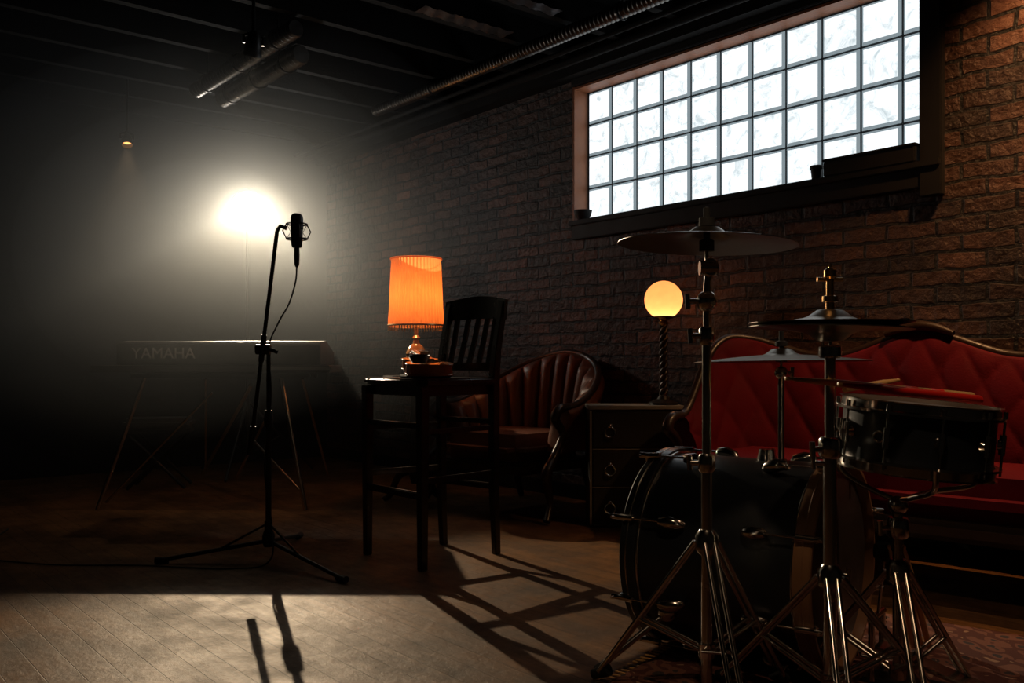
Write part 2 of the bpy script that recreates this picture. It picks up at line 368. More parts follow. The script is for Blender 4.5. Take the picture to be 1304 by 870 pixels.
g,d_=fixture('stage_light',(sx_,SLZ,sz_),(-0.62,2.9,0.25),0.115,lens_white,660,(1.0,0.80,0.54),74,1.0,lr=0.014,stem=False,on_stand=True)
light('lamp_spill','POINT',d_*0.10,15,(0.97,0.95,0.92),g=g,shadow_soft_size=0.05)
Lp=d_*0.04; base_=Vector((sx_,SLZ,sz_))
A_=Vector((-1.9,3.0,0))-base_; B_=Vector((0.3,4.6,0))-base_
A2=A_-(B_-A_)*.55; B2=B_+(B_-A_)*.25
E1=Lp+(A2-Lp)*.085; E2=Lp+(B2-Lp)*.085
hd=(E2-E1).normalized(); hc=Lp+Vector((0,0.03,-0.135))-d_*0.02
H1=hc-hd*.13; H2=hc+hd*.13
bm=bmesh.new(); th=Vector((0,0,-0.003))  # added flap below the lens, its edge shaped to cut the floor light
top=[bm.verts.new(v) for v in (H1,H2,E2,E1)]; bot=[bm.verts.new(v+th) for v in (H1,H2,E2,E1)]
bm.faces.new(top); bm.faces.new(bot[::-1])
for i in range(4): j=(i+1)%4; bm.faces.new((top[i],top[j],bot[j],bot[i]))
finish(bm,'added_barn_door',g,black_metal,smooth=False)
zb=-sz_
tubes(g,'stand',[(((0,0,-0.18),(0,0,zb+0.12)),[0.012,0.017])]+[(((0,0,zb+0.55),(0.5*math.cos(a),0.5*math.sin(a),zb+0.012)),0.010) for a in (0.5,2.6,4.7)]+[(((0,0,zb+0.14),(0.25*math.cos(a),0.25*math.sin(a),zb+0.28)),0.006) for a in (0.5,2.6,4.7)],black_metal)
fixture('added_kit_spot',(X(322,4.5),4.5,H(66,4.5)),(-1.65,5.1,0.7),0.042,lens_warm,14,(1.0,0.72,0.48),52,0.9)
fixture('added_kit_spot',(X(162,6.0),6.0,H(182,6.0)),(-2.1,5.0,0),0.035,lens_warm,8,(1.0,0.6,0.3),50,0.6)
wp=wl(2.80,-0.48,2.68)
fixture('added_kit_spot',tuple(wp),tuple(wl(2.55,-0.1,1.6)),0.06,lens_warm,250,(1.0,0.50,0.20),86,1.0,lr=0.025)
wp=wl(3.6,-1.3,2.6)
fixture('added_kit_spot',tuple(wp),(1.35,2.7,0.6),0.06,lens_warm,32,(1.0,0.64,0.40),56,0.9,lr=0.03)
fixture('added_kit_spot',(0.25,1.1,2.62),(0.85,2.3,0.4),0.06,lens_warm,28,(1.0,0.68,0.42),44,0.9,lr=0.05)  # added spot out of view, put in to brighten the drum kit

# haze: nested clouds, thinning outwards
hg=G('stage_haze',(-2.05,6.0,1.35))
for k,(s_,den) in enumerate([(1.42,.021),(1.08,.024),(.76,.030),(.44,.030)]):
    hz=bpy.data.materials.new('theatrical_haze_%d'%k); hz.use_nodes=True; nt=hz.node_tree; nt.nodes.remove(nt.nodes['Principled BSDF'])
    vs=nt.nodes.new('ShaderNodeVolumeScatter'); vs.inputs['Color'].default_value=(0.86,0.93,1.0,1); vs.inputs['Density'].default_value=den; vs.inputs['Anisotropy'].default_value=0.35
    nt.links.new(vs.outputs[0],nt.nodes['Material Output'].inputs['Volume'])
    bm=bmesh.new(); bmesh.ops.create_uvsphere(bm,u_segments=48,v_segments=24,radius=1)
    bmesh.ops.scale(bm,vec=(1.5*s_,1.6*s_,1.30*s_),verts=bm.verts)
    o=finish(bm,'cloud_%d'%k,hg,hz); o.location=(0,0.1*(1.45-s_),0.14*(1.45-s_)*2)

# ------------------------------------------------------------------ bar stool
g=G('bar_stool',(-0.351,3.943,0))
Lc,Fc,Rc,Bc=Vector((-.284,.027,0)),Vector((-.012,-.283,0)),Vector((.272,.027,0)),Vector((.024,.232,0))
cen=(Lc+Fc+Rc+Bc)/4
def leg(a,top,w,name,lean=Vector((0,0,0)),z0=0,ang=45):
    bm=bmesh.new(); d=Fc-Lc; d.normalize(); e=Vector((-d.y,d.x,0)); rings=[]
    for z,ww,off in top:
        c=a+lean*off+Vector((0,0,z)); rings.append([bm.verts.new(c+d*sx*ww+e*sy*ww) for sx,sy in ((-1,-1),(1,-1),(1,1),(-1,1))])
    for A,B in zip(rings,rings[1:]):
        for k in range(4): j=(k+1)%4; bm.faces.new((A[k],A[j],B[j],B[k]))
    bm.faces.new(rings[0]); bm.faces.new(rings[-1])
    bmesh.ops.bevel(bm,geom=bm.edges[:],offset=0.003,segments=2,affect='EDGES')
    return finish(bm,name,g,black_wood)
outn=Vector((.637,.77,0))
leg(Lc,[(0,.015,0),(.4,.018,0),(.745,.020,0)],0,'leg_left'); leg(Fc,[(0,.016,0),(.4,.019,0),(.745,.021,0)],0,'leg_front')
bk=[(0,.015,.25),(.3,.018,0),(.77,.019,0),(.9,.017,.25),(1.03,.016,.75),(1.12,.014,1.1)]
leg(Rc,bk,0,'leg_right_post',lean=outn*0.06); leg(Bc,bk,0,'leg_rear_post',lean=outn*0.06)
poly=[(cen+(c-cen)*k) for c,k in ((Lc,1.12),(Fc,1.10),(Rc,1.12),(Bc,1.08))]
pp=[]
for i in range(4):
    a=poly[i]; pr=poly[i-1]; nx=poly[(i+1)%4]; pp.append(a+(pr-a)*0.08); pp.append(a+(nx-a)*0.08)
prism(g,'seat',[(v.x,v.y) for v in pp],0.748,0.778,black_wood,0.008)
prism(g,'seat_apron',[((cen+(c-cen)*.96).x,(cen+(c-cen)*.96).y) for c in (Lc,Fc,Rc,Bc)],0.705,0.748,black_wood,0.003)
def rail(a,b,z,h,w,name,dz=0):
    m=(a+b)/2; d=b-a; box(g,name,(m.x,m.y,z),(d.length-0.02,w,h),black_wood,rot=(0,0,math.degrees(math.atan2(d.y,d.x))),bev=0.004)
rail(Lc,Fc,0.585,0.022,0.018,'rung_upper_1'); rail(Fc,Rc,0.56,0.022,0.018,'rung_upper_2'); rail(Rc,Bc,0.585,0.022,0.018,'rung_upper_3'); rail(Bc,Lc,0.56,0.022,0.018,'rung_upper_4')
rail(Lc,Fc,0.30,0.030,0.020,'footrest_1'); rail(Fc,Rc,0.36,0.026,0.020,'footrest_2'); rail(Rc,Bc,0.30,0.026,0.020,'footrest_3'); rail(Bc,Lc,0.36,0.026,0.020,'footrest_4')
bm=bmesh.new(); prev=None; n=16
for i in range(n+1):
    s=i/n; base=Bc.lerp(Rc,-0.06+1.12*s); bow=math.sin(math.pi*s)*0.03
    c0=base+outn*(0.052+bow); c1=base+outn*(0.062+bow)
    zt=1.125+0.022*math.sin(math.pi*s); zb_=1.035+0.008*math.sin(math.pi*s)
    q=[bm.verts.new(v) for v in (c0-outn*.011+Vector((0,0,zb_)),c0+outn*.011+Vector((0,0,zb_)),c1+outn*.011+Vector((0,0,zt)),c1-outn*.011+Vector((0,0,zt)))]
    if prev:
        for k in range(4): j=(k+1)%4; bm.faces.new((prev[k],prev[j],q[j],q[k]))
    else: bm.faces.new(q)
    prev=q
bm.faces.new(prev); finish(bm,'crest_rail',g,black_wood)
a=Bc+outn*0.01;b=Rc+outn*0.01; rail(a,b,0.825,0.035,0.02,'back_lower_rail')
for i in range(5):
    s=0.14+0.18*i; base=Bc.lerp(Rc,s); bow=math.sin(math.pi*s)*0.03
    pA=base+outn*0.01+Vector((0,0,.83)); pB=base+outn*(0.052+bow)+Vector((0,0,1.05)); pm=(pA+pB)/2+outn*0.004
    bm=bmesh.new(); d=(Rc-Bc).normalized(); prev=None
    for P_ in (pA,pm,pB):
        q=[bm.verts.new(P_+d*u*.0125+outn*v*.005) for u,v in ((-1,-1),(1,-1),(1,1),(-1,1))]
        if prev:
            for k in range(4): j=(k+1)%4; bm.faces.new((prev[k],prev[j],q[j],q[k]))
        prev=q
    finish(bm,'slat_%d'%(i+1),g,black_wood,smooth=False)

# ------------------------------------------------------------------ violin on the seat
g=G('violin',(-0.375,3.87,0.779),16)
g.rotation_euler=(R(5),R(0),R(16)); g.location=(-0.375,3.87,0.803)
g.scale=(.98,.98,1.15)
half=[(0.178,0.0),(0.176,0.03),(0.165,0.062),(0.14,0.08),(0.11,0.083),(0.08,0.075),(0.062,0.064),(0.05,0.068),(0.045,0.058),(0.02,0.055),(-0.01,0.056),(-0.03,0.066),(-0.042,0.088),(-0.06,0.088),(-0.09,0.101),(-0.125,0.104),(-0.155,0.092),(-0.172,0.06),(-0.178,0.02)]
poly=[(x*1.0,y) for y,x in half]+[(-x,y) for y,x in half[::-1] if x>0]
prism(g,'ribs',[(x*.96,y*.97) for x,y in poly],0.004,0.036,violin_m,0)
for nm,z in (('back_plate',0.0),('top_plate',0.036)):
    prism(g,nm,poly,z,z+0.006,violin_m,0.002)
lathe(g,'arched_belly',[(0,0.010),(0.03,0.009),(0.055,0.0045),(0.07,0)],violin_m,loc=(0,-0.02,0.042))
box(g,'bridge',(0,0.0,0.060),(0.042,0.004,0.036),stick_m,bev=0.001)
box(g,'tailpiece',(0,-0.10,0.058),(0.034,0.11,0.007),black_wood)
lathe(g,'chin_rest',[(0,0.014),(0.03,0.018),(0.042,0.028),(0.045,0.02),(0.03,0.0),(0,0)],black_wood,loc=(-0.05,-0.145,0.046))
box(g,'fingerboard',(0,0.16,0.058),(0.03,0.26,0.008),black_wood,rot=(1.5,0,0))
box(g,'neck',(0,0.235,0.045),(0.022,0.13,0.02),violin_m)
tubes(g,'scroll',[(catmull([(0,0.29,0.045),(0,0.335,0.043),(0,0.365,0.035),(0,0.375,0.020),(0,0.36,0.014),(0,0.352,0.024)]),[0.013,0.007])],violin_m)
tubes(g,'pegs',[(((-0.028,0.31,0.044),(0.028,0.31,0.044)),0.004),(((-0.028,0.335,0.042),(0.028,0.335,0.042)),0.004)],black_wood)
tubes(g,'strings',[(((x,-0.06,0.062),(x,0.0,0.079),(x*.6,0.29,0.064)),0.0006) for x in (-.012,-.004,.004,.012)],chrome,seg=5)
tubes(g,'shoulder_rest',[(catmull([(-.09,-.10,-.003),(-.04,-.11,-.006),(.03,-.09,-.006),(.08,-.08,-.003)]),.005)],rubber)
cl=G('folded_cloth',(-0.375,3.90,0.7785),20); box(cl,'cloth_body',(0,0,.008),(.20,.15,.016),felt,bev=.006,seg=3)

# ------------------------------------------------------------------ microphone on boom stand
mx,my=X(342,3.85),3.85
g=G('microphone_stand',(mx,my,0))
fe=[Vector((0.39,-0.385,0.014)),Vector((.02,.48,.014)),Vector((-.44,-.06,.014))]
tubes(g,'legs',[(((0,0,0.085),f),0.009) for f in fe]+[(((0,0,0.16),(f.x*.45,f.y*.45,0.055)),0.005) for f in fe],black_metal)
for i,f in enumerate(fe):
    d=f.normalized(); tubes(g,'foot_%d'%i,[((f-d*0.035,f+d*0.02),0.0135)],rubber)
lathe(g,'hub',[(0,0.06),(0.02,0.06),(0.026,0.08),(0.026,0.11),(0.017,0.13),(0.017,0.17),(0,0.17)],black_metal)
tubes(g,'upright',[(((0,0,0.06),(0,0,0.60)),0.0125),(((0,0,0.60),(0,0,0.90)),0.009)],black_metal)
lathe(g,'height_clutch',[(0,0.57),(0.018,0.57),(0.02,0.60),(0.016,0.64),(0,0.64)],rubber)
b0=Vector((-1.113-mx,-0.02,0.453)); b1=Vector((-0.978-mx,-0.09,1.392))
tubes(g,'boom_arm',[((b0,b1),0.0085),((b0,b0+(b1-b0)*0.13),0.012),((b0+(b1-b0)*.42,b0+(b1-b0)*.54),0.012)],black_metal)
bc=b0+(b1-b0)*0.475
tubes(g,'boom_clutch',[((bc+Vector((-.03,0.01,0)),bc+Vector((.03,0.01,0))),0.021),((bc+Vector((.03,0.01,0)),bc+Vector((.06,0.01,-0.012))),0.008)],black_metal)
tubes(g,'mic_mount',[((b1,b1+Vector((0.012,0,0.02)),b1+Vector((0.04,0,0.012))),0.009)],black_metal)
mc=Vector((X(378,3.77)-mx,-0.08,1.392))
lathe(g,'mic_body',[(0,-0.068),(0.018,-0.068),(0.0225,-0.058),(0.0245,-0.03),(0.0245,0.012),(0.0265,0.014),(0.0265,0.05),(0.024,0.066),(0.015,0.074),(0,0.076)],black_metal,loc=mc)
lathe(g,'mic_band',[(0.0255,0.008),(0.0275,0.010),(0.0275,0.016),(0.0255,0.018)],black_metal,loc=mc)
lathe(g,'xlr_connector',[(0,-0.15),(0.006,-0.15),(0.010,-0.14),(0.012,-0.10),(0.011,-0.068),(0,-0.068)],black_metal,loc=mc)
for i,z in enumerate((-0.032,0.03)):
    torus(g,'shock_ring_%d'%i,mc+Vector((0,0,z)),0.042,0.0035,black_metal,seg=32,ms=8)
st=[]
for k in range(4):
    a=k*math.pi/2+0.4; c,s=math.cos(a),math.sin(a)
    st.append(((mc+Vector((.042*c,.042*s,-.032)),mc+Vector((.058*c,.058*s,0)),mc+Vector((.042*c,.042*s,.03))),0.003))
    st.append(((mc+Vector((.042*c,.042*s,.03)),mc+Vector((.0245*c,.0245*s,-.005)),mc+Vector((.042*c,.042*s,-.032))),0.0015))
tubes(g,'shock_cage',st,black_metal,seg=8)
cb=mc+Vector((0,0,-.15))
tubes(g,'mic_cable',[(catmull([cb,cb+Vector((-.005,0,-.06)),cb+Vector((-.04,.03,-.15)),cb+Vector((-.09,.05,-.23)),Vector((0.0,0.0,0.90)),Vector((0.014,-0.012,.7)),Vector((-0.014,-0.01,.4)),Vector((.016,-0.01,.15)),Vector((0.03,-.1,.02)),Vector((-.10,-.18,.006)),Vector((-.5,-.12,.006)),Vector((-.9,-.1,.006)),Vector((-1.3,0.1,.006)),Vector((-1.5,.7,.006))]),0.0035)],rubber,seg=8)

# ------------------------------------------------------------------ keyboard + stand
KZ=5.1
g=G('electronic_keyboard',(X(291,KZ),KZ,0),-1)
W1=1.12; 
def wedge(name,w,y0,y1,z0,zf,zb_,mat,dx=0):
    bm=bmesh.new(); pts=[(y0,z0),(y1,z0),(y1,zb_*0.55+z0*0.45),(y0+(y1-y0)*.45,zb_),(y0+0.012,zf),(y0,zf-0.015)]
    A=[bm.verts.new((-w/2+dx,y,z)) for y,z in pts]; B=[bm.verts.new((w/2+dx,y,z)) for y,z in pts]
    bm.faces.new(A); bm.faces.new(B[::-1])
    for i in range(len(pts)): j=(i+1)%len(pts); bm.faces.new((A[i],A[j],B[j],B[i]))
    bmesh.ops.bevel(bm,geom=bm.edges[:],offset=0.004,segments=2,affect='EDGES')
    return finish(bm,name,g,mat)
wedge('body',W1,-0.17,0.17,0.83,0.955,0.965,black_plastic)
box(g,'rear_strip',(0.0,-0.172,0.85),(W1*.98,0.006,0.02),black_plastic)
for i in range(36): box(g,'key_%d'%i,(-W1/2+0.05+i*0.0288,0.115,0.925),(0.025,0.13,0.016),key_white,bev=0.002,seg=1)
td=bpy.data.curves.new('logo','FONT'); td.body='YAMAHA'; td.size=0.085; td.extrude=0.001; td.align_x='CENTER'
to=bpy.data.objects.new('logo_lettering',td); scene.collection.objects.link(to); to.parent=g; to.location=(-0.30,-0.1725,0.865); to.rotation_euler=(R(90),0,0); td.materials.append(white_text)
box(g,'lower_slab',(-0.05,0.0,0.807),(1.32,0.34,0.038),black_plastic)
box(g,'lower_slab_panel',(0.45,-0.172,0.812),(0.34,0.006,0.020),grey_plastic)
ks=G('keyboard_stand',(X(291,KZ),KZ,0))
def kp(px,py,Z): return (X(px,Z)-X(291,KZ),Z-KZ,H(py,Z))
tubes(ks,'legs',[((kp(185,480,5.15),kp(124,649,5.13)),0.012),((kp(262,482,5.15),kp(262,600,5.9)),0.007),((kp(270,500,5.15),kp(135,640,5.3)),0.007),
  ((kp(320,490,5.15),kp(258,603,6.3)),0.013),((kp(358,482,5.15),kp(389,650,5.12)),0.013),((kp(322,560,5.3),kp(385,628,5.2)),0.007),((kp(345,520,5.2),kp(300,610,6.3)),0.009),((kp(385,482,5.25),kp(418,606,6.2)),0.009)],chrome)
box(ks,'top_bar_front',(-0.02,-0.08,0.768),(1.0,0.03,0.025),black_metal); box(ks,'top_bar_rear',(-0.02,0.1,0.768),(1.0,0.03,0.025),black_metal)
bn=G('keyboard_bench',(X(196,5.9),6.0,0),10)
box(bn,'cushion',(0,0,0.44),(0.42,0.3,0.07),black_plastic,bev=0.025,seg=4); box(bn,'seat_frame',(0,0,0.39),(0.40,0.28,0.03),black_metal)
tubes(bn,'legs',[(((-.18,y,.38),(.18,y,.02)),0.011) for y in (-.12,.12)]+[(((.18,y,.38),(-.18,y,.02)),0.011) for y in (-.12,.12)],black_metal)

# ------------------------------------------------------------------ table lamp on side table
LZ=5.4; lx=X(530,LZ)
g=G('side_table',(lx,LZ,0))
tz=H(478,LZ)
lathe(g,'top',[(0,tz-.03),(.17,tz-.03),(.195,tz-.022),(.20,tz-.01),(.195,tz),(0,tz)],dark_wood)
lathe(g,'pedestal',[(0,.12),(.03,.12),(.05,.2),(.03,.28),(.025,.4),(.045,.48),(.03,.58),(.05,tz-.03),(0,tz-.03)],dark_wood)
tubes(g,'feet',[(catmull([(0,0,.2),(.1*math.cos(a),.1*math.sin(a),.17),(.16*math.cos(a),.16*math.sin(a),.05),(.20*math.cos(a),.20*math.sin(a),.02)]),[.025,.016]) for a in (0.9,3.0,5.1)],dark_wood)
g=G('table_lamp',(lx,LZ,tz))
sb=H(417,LZ)-tz; stp=H(329,LZ)-tz
lathe(g,'base',[(0,0),(.07,0),(.075,.012),(.05,.025),(.03,.04),(.045,.065),(.062,.10),(.062,.135),(.045,.17),(.022,.19),(.018,.21),(.026,.225),(.012,.24),(.012,sb+.08),(0,sb+.08)],amber,seg=12)
pl=lambda a,z:1+0.022*math.sin(a*44)
lathe(g,'shade',[(.150,stp),(.146,stp-.02),(.150,stp-.1),(.158,sb+.12),(.165,sb+.03),(.163,sb)],shade_m,seg=264,mod=pl)
torus(g,'shade_trim_lower',(0,0,sb+.012),.167,.006,brass,seg=64)
torus(g,'shade_trim_upper',(0,0,stp-.006),.151,.005,shade_m,seg=64)
fr=[]
for i in range(60):
    a=2*math.pi*i/60; fr.append((((.166*math.cos(a),.166*math.sin(a),sb+.01),(.167*math.cos(a),.167*math.sin(a),sb-.022)),[.004,.0025]))
tubes(g,'fringe',fr,brass,seg=6)
tubes(g,'harp',[(((-.15,0,stp-.02),(0,0,stp-.03),(.15,0,stp-.02)),.002)],brass,seg=6)
ball(g,'bulb',(0,0,sb+.13),.03,emis('warm_bulb',(1,.6,.25),10),sc=(1,1,1.3))
light('lamp_glow','POINT',(0.0,0,sb+.18),3.6,(1.0,.50,.20),g=g,shadow_soft_size=.05)

# ------------------------------------------------------------------ upholstery
def ushell(g,name,W,D,n,ztop,zbot,thick,mat,tu,tv,amp,style,lean=0.08,wood=dark_wood,rw=0.02):
    NU,NV=220,44; raw=[]
    for i in range(1201):
        a=math.pi*i/1200; c,s=math.cos(a),math.sin(a)
        raw.append(Vector((W/2*math.copysign(abs(c)**(2/n),c),D*abs(s)**(2/n),0)))
    acc=[0]
    for a,b in zip(raw,raw[1:]): acc.append(acc[-1]+(b-a).length)
    T=acc[-1]; pts=[];k=0
    for i in range(NU+1):
        s=T*i/NU
        while k<len(acc)-2 and acc[k+1]<s: k+=1
        f=(s-acc[k])/max(1e-9,acc[k+1]-acc[k]); pts.append(raw[k].lerp(raw[k+1],min(1,f)))
    bm=bmesh.new(); rings=[]; crest=[]
    for i in range(NU+1):
        t=(pts[min(i+1,NU)]-pts[max(i-1,0)]).normalized(); nin=Vector((-t.y,t.x,0)); u=i/NU; zt=ztop(u,pts[i])
        ring=[]
        for j in range(NV+1):
            v=j/NV; z=zbot+(zt-zbot)*v
            if style=='diamond':
                A=tu*u+tv*v; B=tu*u-tv*v; h=(abs(math.cos(math.pi*A))*abs(math.cos(math.pi*B)))**0.4
            else: h=abs(math.sin(math.pi*tu*u))**0.5
            e=min(1,(1-v)/0.10)**.5; h*=e
            ring.append(bm.verts.new(pts[i]-nin*lean*v*v+nin*(amp*h)+Vector((0,0,z))))
        for j in range(8+1):
            v=1-j/8; z=zbot+(zt-zbot)*v; ring.append(bm.verts.new(pts[i]-nin*lean*v*v-nin*thick*(0.45 if j==0 else 1)+Vector((0,0,z-(0.0)))))
        rings.append(ring); crest.append(pts[i]-nin*(lean+thick*.3)+Vector((0,0,zt+.004)))
    m=len(rings[0])
    for A,B in zip(rings,rings[1:]):
        for k in range(m): j=(k+1)%m; bm.faces.new((A[k],A[j],B[j],B[k]))
    bm.faces.new(rings[0]); bm.faces.new(rings[-1][::-1])
    finish(bm,name,g,mat,ang=80)
    tubes(g,'carved_crest',[(crest,rw)],wood)
    for sgn,c in ((1,crest[0]),(-1,crest[-1])):
        q=catmull([c+Vector((0,.04,.0)),c+Vector((sgn*.01,-.05,-.005)),c+Vector((sgn*.01,-.09,-.05)),c+Vector((0,-.05,-.09)),c+Vector((0,-.015,-.15)),Vector((c.x,c.y-.09,zbot-.02)),Vector((c.x+sgn*.01,c.y-.16,zbot-.1)),Vector((c.x,c.y-.12,zbot-.25)),Vector((c.x+sgn*.02,c.y-.17,0.02))],8)
        tubes(g,'scroll_arm_and_leg',[(q,[.022,.026,.026,.022,.018,.024,.030,.018,.020])],wood)
    return crest
g=G('victorian_armchair',(-0.06,5.10,0),-42)
def zt_a(u,p):
    k=math.sin(math.pi*u); return .60+.30*(max(0,k)**2.2)
ushell(g,'channel_back',.72,.50,2.6,zt_a,.36,.08,rust_velvet,15,3,.05,'channel',lean=.07)
box(g,'seat_cushion',(0,.10,.375),(.64,.66,.16),rust_velvet,bev=.07,seg=6)
box(g,'seat_rail',(0,.10,.275),(.66,.62,.06),dark_wood,bev=.015)
tubes(g,'rear_legs',[(catmull([(s*.27,.40,.28),(s*.28,.44,.15),(s*.29,.50,.01)]),[.028,.018]) for s in (-1,1)],dark_wood)
g=G('victorian_sofa',(1.40,3.47,0),-41.3)
def zt_s(u,p):
    x=abs(p.x)/.8
    z=.915+.05*math.cos(2*math.pi*p.x/.80)
    if x>.8: 
        k=min(1,(x-.8)/.2); z=z*(1-k)+ .96*k
    yy=max(0,min(1,(p.y)/.34)); sm=yy*yy*(3-2*yy)
    return .60+(z-.60)*sm
cr=ushell(g,'tufted_back',1.56,.45,4.5,zt_s,.36,.07,red_velvet,13,2.0,.014,'diamond',lean=.06)
bm=bmesh.new(); bmesh.ops.create_cube(bm,size=1); bmesh.ops.scale(bm,vec=(1.48,.66,.17),verts=bm.verts); bmesh.ops.bevel(bm,geom=bm.edges[:],offset=.07,segments=6,affect='EDGES')
o=finish(bm,'seat_cushion',g,red_velvet); o.location=(0,.06,.375)
box(g,'seat_rail',(0,.05,.27),(1.5,.62,.07),dark_wood,bev=.02)
tubes(g,'legs',[(catmull([(x,y,.28),(x,y-.03,.2),(x,y+.01,.08),(x,y-.03,.01)]),[.04,.03,.018,.024]) for x,y in ((0,-.22),(-.68,.34),(.68,.34))],dark_wood)
tubes(g,'crest_carving',[(catmull([(-.14,.50,.965),(-.07,.51,.99),(0,.51,1.0),(.07,.51,.99),(.14,.50,.965)]),[.012,.02,.024,.02,.012])],dark_wood)

# ------------------------------------------------------------------ cabinet + globe lamp
CZ=4.62; c0,c1=X(751,CZ),X(872,CZ); cw=c1-c0; ch=H(517,CZ)
g=G('drawer_cabinet',((c0+c1)/2,CZ+.14,0),0)
box(g,'carcass',(0,0,ch/2),(cw,.26,ch-.02),cab_m,bev=.003); box(g,'top',(0,-.003,ch-.01),(cw+.008,.27,.02),edge_m,bev=.003)
for s in (-1,1): box(g,'edge_strip_%d'%s,(s*(cw/2-.006),-.132,ch/2-.01),(.010,.008,ch-.03),edge_m,bev=.001)
for i in range(3):
    z=ch-.125-i*.195; box(g,'drawer_%d'%i,(0,-.134,z),(cw-.035,.014,.18),cab_m,bev=.003)
    box(g,'drawer_gap_%d'%i,(0,-.132,z-.0975),(cw-.03,.006,.005),edge_m,bev=0)
    torus(g,'ring_pull_%d'%i,(-.14,-.15,z-.01),.026,.0045,chrome,rot=(80,0,0),seg=28); ball(g,'pull_boss_%d'%i,(-.14,-.145,z+.02),.012,chrome)
GZ=4.75; g=G('globe_lamp',(X(845,GZ),GZ,ch))
gz=H(382,GZ)-ch
lathe(g,'base',[(0,0),(.075,0),(.078,.012),(.06,.02),(.035,.03),(.022,.05),(0,.05)],black_metal)
tw=[]
for k in range(3):
    tw.append(([(.014*math.cos(k*2.094+i*.45),.014*math.sin(k*2.094+i*.45),.04+(gz-.17)*i/50) for i in range(51)],.010))
tubes(g,'twisted_stem',tw,dark_wood,seg=8)
lathe(g,'gallery',[(0,gz-.135),(.02,gz-.135),(.03,gz-.12),(.018,gz-.11),(.045,gz-.095),(.05,gz-.085),(.0,gz-.085)],brass)
ball(g,'globe',(0,0,gz),.1,globe_m,seg=48)
light('globe_glow','POINT',(0,0,gz-.05),0.85,(1.0,.6,.28),g=g,shadow_soft_size=.02)

# ------------------------------------------------------------------ rug
g=G('oriental_rug',(1.15,2.15,0),-36.9)
box(g,'pile',(0,0,.004),(1.7,1.5,.008),rug_m,bev=.002)
tubes(g,'tassels',[(((s*.85,-.74+i*.0247,.004),(s*.885,-.74+i*.0247+random.uniform(-.006,.006),.003)),.0025) for i in range(61) for s in (-1,1)],stick_m,seg=5)
RZ=.008
# ------------------------------------------------------------------ bass drum
g=G('bass_drum',(.686,2.60,RZ+.290),-36.9); r=.272; hl=.235
lathe(g,'shell',[(r,-hl+.01),(r,hl-.01)],drum_black,rot=(0,90,0),seg=96)
for nm,s,mt,hm in (('front',-1,head_dark,drum_black),('batter',1,head_smoke,hoop_wood)):
    x=s*hl
    pr=[(r+.002,x-s*.012),(r+.014,x-s*.012),(r+.016,x),(r+.016,x+s*.03),(r+.012,x+s*.034),(r+.003,x+s*.034),(r+.002,x+s*.01)]
    lathe(g,nm+'_hoop',pr+[pr[0]],hm,rot=(0,90,0),seg=96)
    lathe(g,nm+'_head',[(0,x+s*.014),(r-.02,x+s*.013),(r+.002,x+s*.004),(r+.002,x-s*.01)],mt,rot=(0,90,0),seg=96)
    torus(g,nm+'_flesh_hoop',(x-s*.016,0,0),r+.004,.005,chrome,rot=(0,90,0),seg=96)
    torus(g,nm+'_hoop_inlay',(x+s*.012,0,0),r+.0155,.0022,chrome_dull if s<0 else hoop_wood,rot=(0,90,0),seg=96)
rods=[];claws=[];lugs=[]
for k in range(8):
    a=R(22.5+45*k); cy,sz=math.cos(a),math.sin(a)
    for s in (-1,1):
        q=lambda x,rr:(s*x,cy*rr,sz*rr)
        rods.append((((q(.12,r+.024)),(q(hl+.05,r+.024))),.0035))
        claws.append(((q(hl-.005,r+.024),q(hl+.038,r+.022),q(hl+.04,r+.006)),[.010,.010,.006]))
        claws.append(((q(hl+.04,r+.024),q(hl+.062,r+.024)),.008))
        lugs.append(((q(.085,r+.004),q(.095,r+.014),q(.12,r+.022),q(.145,r+.022),q(.15,r+.012)),[.010,.016,.018,.014,.008]))
    for s in (-1,1):
        if k in (2,3,4,5): claws.append((((s*(hl+.055),cy*(r+.024)-.018,sz*(r+.024)),(s*(hl+.055),cy*(r+.024)+.018,sz*(r+.024))),.004))
tubes(g,'tension_rods',rods,chrome,seg=8); tubes(g,'claw_hooks',claws,chrome,seg=10); tubes(g,'lugs',lugs,chrome,seg=12)
for s in (-1,1):
    p0=Vector((-.14,s*.24,-.14)); p1=Vector((-.26,s*.40,-.272))
    tubes(g,'spur_%d'%(s+1),[((p0-(p1-p0)*.2,p1),.009)],chrome); ball(g,'spur_bracket_%d'%(s+1),p0,.028,chrome); tubes(g,'spur_tip_%d'%(s+1),[((p1,p1+Vector((-.008,0.01*s,-.006))),.010)],rubber)
tubes(g,'tom_mount_plate',[(((0.05,0,r-.01),(0.05,0,r+.03)),[.03,.022]),(((0.05,-.03,r+.022),(0.05,.05,r+.022)),.007)],chrome)
g2=G('bass_drum_pedal',(.686+.8*.42,2.60-.6*.42,RZ),-36.9)
box(g2,'base_plate',(.05,0,.008),(.30,.09,.012),black_metal); box(g2,'footboard',(.06,0,.06),(.27,.075,.012),chrome_dull,rot=(0,14,0))
tubes(g2,'frame_posts',[(((-.07,-.05,.01),(-.07,-.05,.17)),.009),(((-.07,.05,.01),(-.07,.05,.17)),.009),(((-.07,-.06,.17),(-.07,.06,.17)),.009)],chrome)
tubes(g2,'beater_shaft',[(((-.07,0,.15),(-.05,0,.34)),.004)],chrome); lathe(g2,'beater',[(0,-.025),(.02,-.025),(.026,0),(.02,.025),(0,.025)],felt,loc=(-.05,0,.34),rot=(0,90,0))
tubes(g2,'spring',[([(-.07+.008*math.cos(i*.8),.065+.008*math.sin(i*.8),.03+.12*i/80) for i in range(81)],.0015)],chrome,seg=5)

